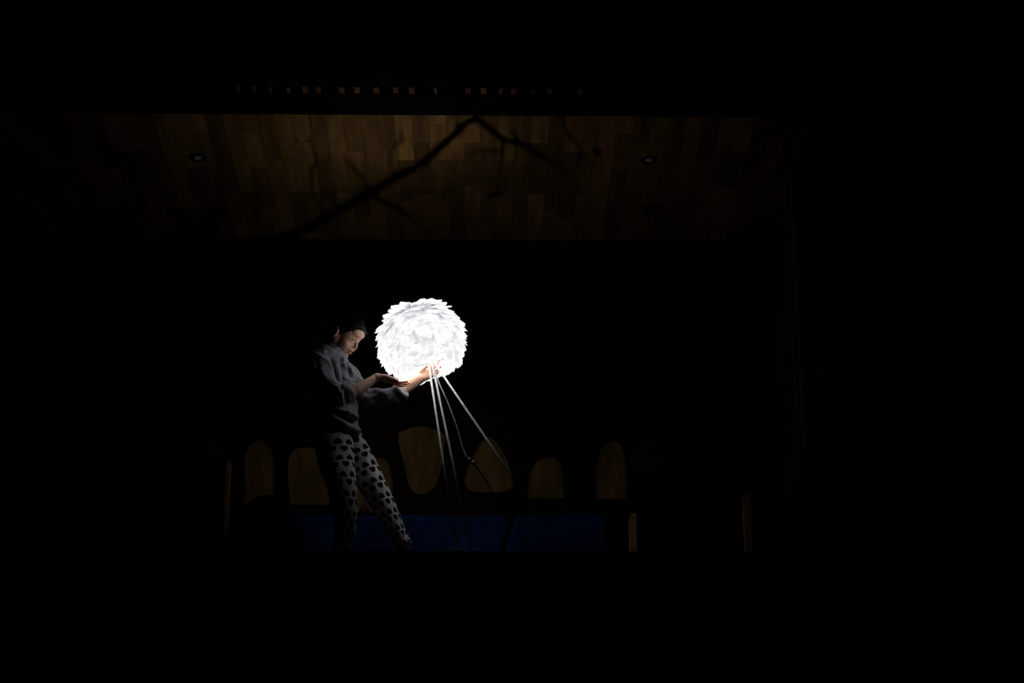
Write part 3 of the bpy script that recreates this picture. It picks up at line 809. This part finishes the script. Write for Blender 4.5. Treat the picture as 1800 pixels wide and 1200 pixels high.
# trousers with heart print, UV along and around each leg
def leg(l, seed):
    q = smooth_path([tuple(J(*p[:3]))+(p[3],) for p in l], 6); n = 40
    vs, fs, uvl = [], [], []; s = 0; prev = None; uv = []
    t_ = None
    for i, x in enumerate(q):
        c = Vector(x[:3]); r = x[3]
        if prev is not None: s += (c-prev).length
        a_ = Vector(q[max(i-1, 0)][:3]); b_ = Vector(q[min(i+1, len(q)-1)][:3]); tt = (b_-a_).normalized()
        u = (-ey-tt*(-ey).dot(tt)).normalized(); v = tt.cross(u)
        f = i/(len(q)-1)
        for k in range(n+1):
            an = k*2*math.pi/n; d = 1+.05*noise.noise(Vector((math.cos(an)*1.5+seed, math.sin(an)*1.5, s*8)))
            if f > .66:
                d += .10*(f-.66)/.34*math.sin(s*210+2.0*math.sin(an+seed)+3*noise.noise(Vector((math.cos(an)*2, math.sin(an)*2, s*20+seed))))
            d += .03*math.cos(an*3+s*6)
            vs.append(c+(u*math.cos(an)+v*math.sin(an))*r*d); uv.append((an/(2*math.pi)*.378, -s+.013*seed))
        prev = c
    for i in range(len(q)-1):
        for k in range(n):
            a0 = i*(n+1)+k; fs.append((a0, a0+1, a0+n+2, a0+n+1))
    me = mesh_uv(vs, fs, uv); return me
l1 = leg([(590, 748, -.015, .078), (586, 775, -.035, .090), (591, 812, -.04, .085), (600, 850, -.05, .072), (605, 885, -.05, .060), (607, 920, -.03, .052), (604, 955, .0, .046), (602, 985, .02, .042)], 1)
l2 = leg([(598, 748, .01, .070), (609, 775, .03, .078), (632, 812, .04, .073), (653, 850, .04, .066), (672, 885, .04, .057), (688, 915, .04, .047), (701, 940, .04, .040), (712, 962, .035, .036)], 4)
bm = bmesh.new(); bm.from_mesh(l1); bm.from_mesh(l2); tm = from_bm(bm)
under(link('trousers', tm, M['pants'], None, True), child)
# soft boots
for pts in ([(602, 968, .02), (604, 990, .02), (628, 1002, -.08)], [(709, 957, .035), (714, 985, .03), (742, 1003, -.05)]):
    bm = bmesh.new(); q = [J(*p) for p in pts]
    q[1].z = .045; q[2].z = .032; q[0].z = max(q[0].z, .12)
    rcone(bm, q[0], .038, q[1], .042); rcone(bm, q[1], .042, q[2], .030)
    me = remesh(bm, .006, 3); a = vco(me); a[:, 2] = np.maximum(a[:, 2], .001); setco(me, a)
    under(link('boot', me, M['boot'], None, True), child)

# ------------------------------------------------------------------ outside: ground and tree in front of the lens
struct('ground', box((-12, -4, -4.2), (12, 14, -4.1)), M['ground'])
tb = P(-190, 760, 5.0)
tree = empty('tree', (tb.x, 5.0, -4.1), 'bare dark tree whose blurred branch crosses in front of the ceiling', 'tree')
def limb(name, l, parent, k=5, Y=5.0):
    q = smooth_path([tuple(P(p[0], p[1], Y+(p[3] if len(p) > 3 else 0)))+(p[2],) for p in l], k); bm = bmesh.new()
    loft(bm, [x[:3] for x in q], [x[3]*(1+.12*noise.noise(Vector((x[0]*14, x[2]*14, 1)))) for x in q], n=10)
    o = link(name, from_bm(bm), M['bark'], None, True); o.parent = parent
    o.matrix_parent_inverse = Matrix.Translation(tree.location).inverted() if parent is tree else Matrix()
    return o
trunk = [(tb.x, 5.0, -4.1, .13), (tb.x+.03, 5.02, -2.5, .11), (tb.x-.02, 5, -1.0, .085), (tb.x+.04, 5, .4, .06), (tb.x, 5, 2.0, .035)]
bm = bmesh.new(); q = smooth_path(trunk, 5); loft(bm, [x[:3] for x in q], [x[3] for x in q], n=16)
under(link('trunk', from_bm(bm), M['bark'], None, True), tree)
br = limb('branch', [(-190, 590, .03), (-60, 560, .024), (150, 505, .019), (330, 450, .016), (430, 428, .014), (510, 414, .0135), (575, 380, .013), (648, 341, .0135), (700, 309, .0115), (738, 290, .0115), (790, 244, .0105), (832, 210, .010), (868, 232, .0085), (884, 244, .0085), (922, 256, .0080), (948, 272, .0085), (958, 277, .003)], tree)
br['label'] = 'long bare branch bending down at its end'
TW = [
 [(884, 244, .006), (882, 275, .0045), (878, 320, .003), (868, 350, .002)],
 [(880, 266, .004), (850, 264, .003), (815, 272, .002)],
 [(648, 341, .006), (690, 362, .005), (735, 392, .004), (790, 430, .003), (850, 452, .002)],
 [(700, 309, .004), (686, 300, .0035), (688, 262, .003), (706, 246, .0045), (704, 225, .002)],
 [(640, 344, .0065), (645, 325, .004), (626, 300, .003), (600, 270, .002)],
 [(575, 380, .004), (552, 345, .0035), (548, 300, .0035), (556, 282, .003), (540, 240, .0015)],
 [(790, 244, .0035), (802, 222, .0030), (800, 180, .002)],
 [(948, 272, .005), (990, 300, .0035), (1030, 345, .002)],
 [(922, 256, .005), (905, 240, .006), (900, 225, .003)],
 [(832, 210, .008), (846, 190, .0055), (880, 150, .004)],
 [(985, 170, .004), (986, 205, .0045), (1000, 238, .005), (1020, 262, .005), (1012, 290, .003)],
 [(510, 414, .004), (540, 440, .003), (600, 470, .0025), (640, 520, .002)],
 [(1048, 262, .008), (1052, 268, .010), (1056, 272, .006)],
 [(884, 340, .005), (866, 342, .007), (856, 350, .003)],
]
for l in TW: limb('twig', l, br)
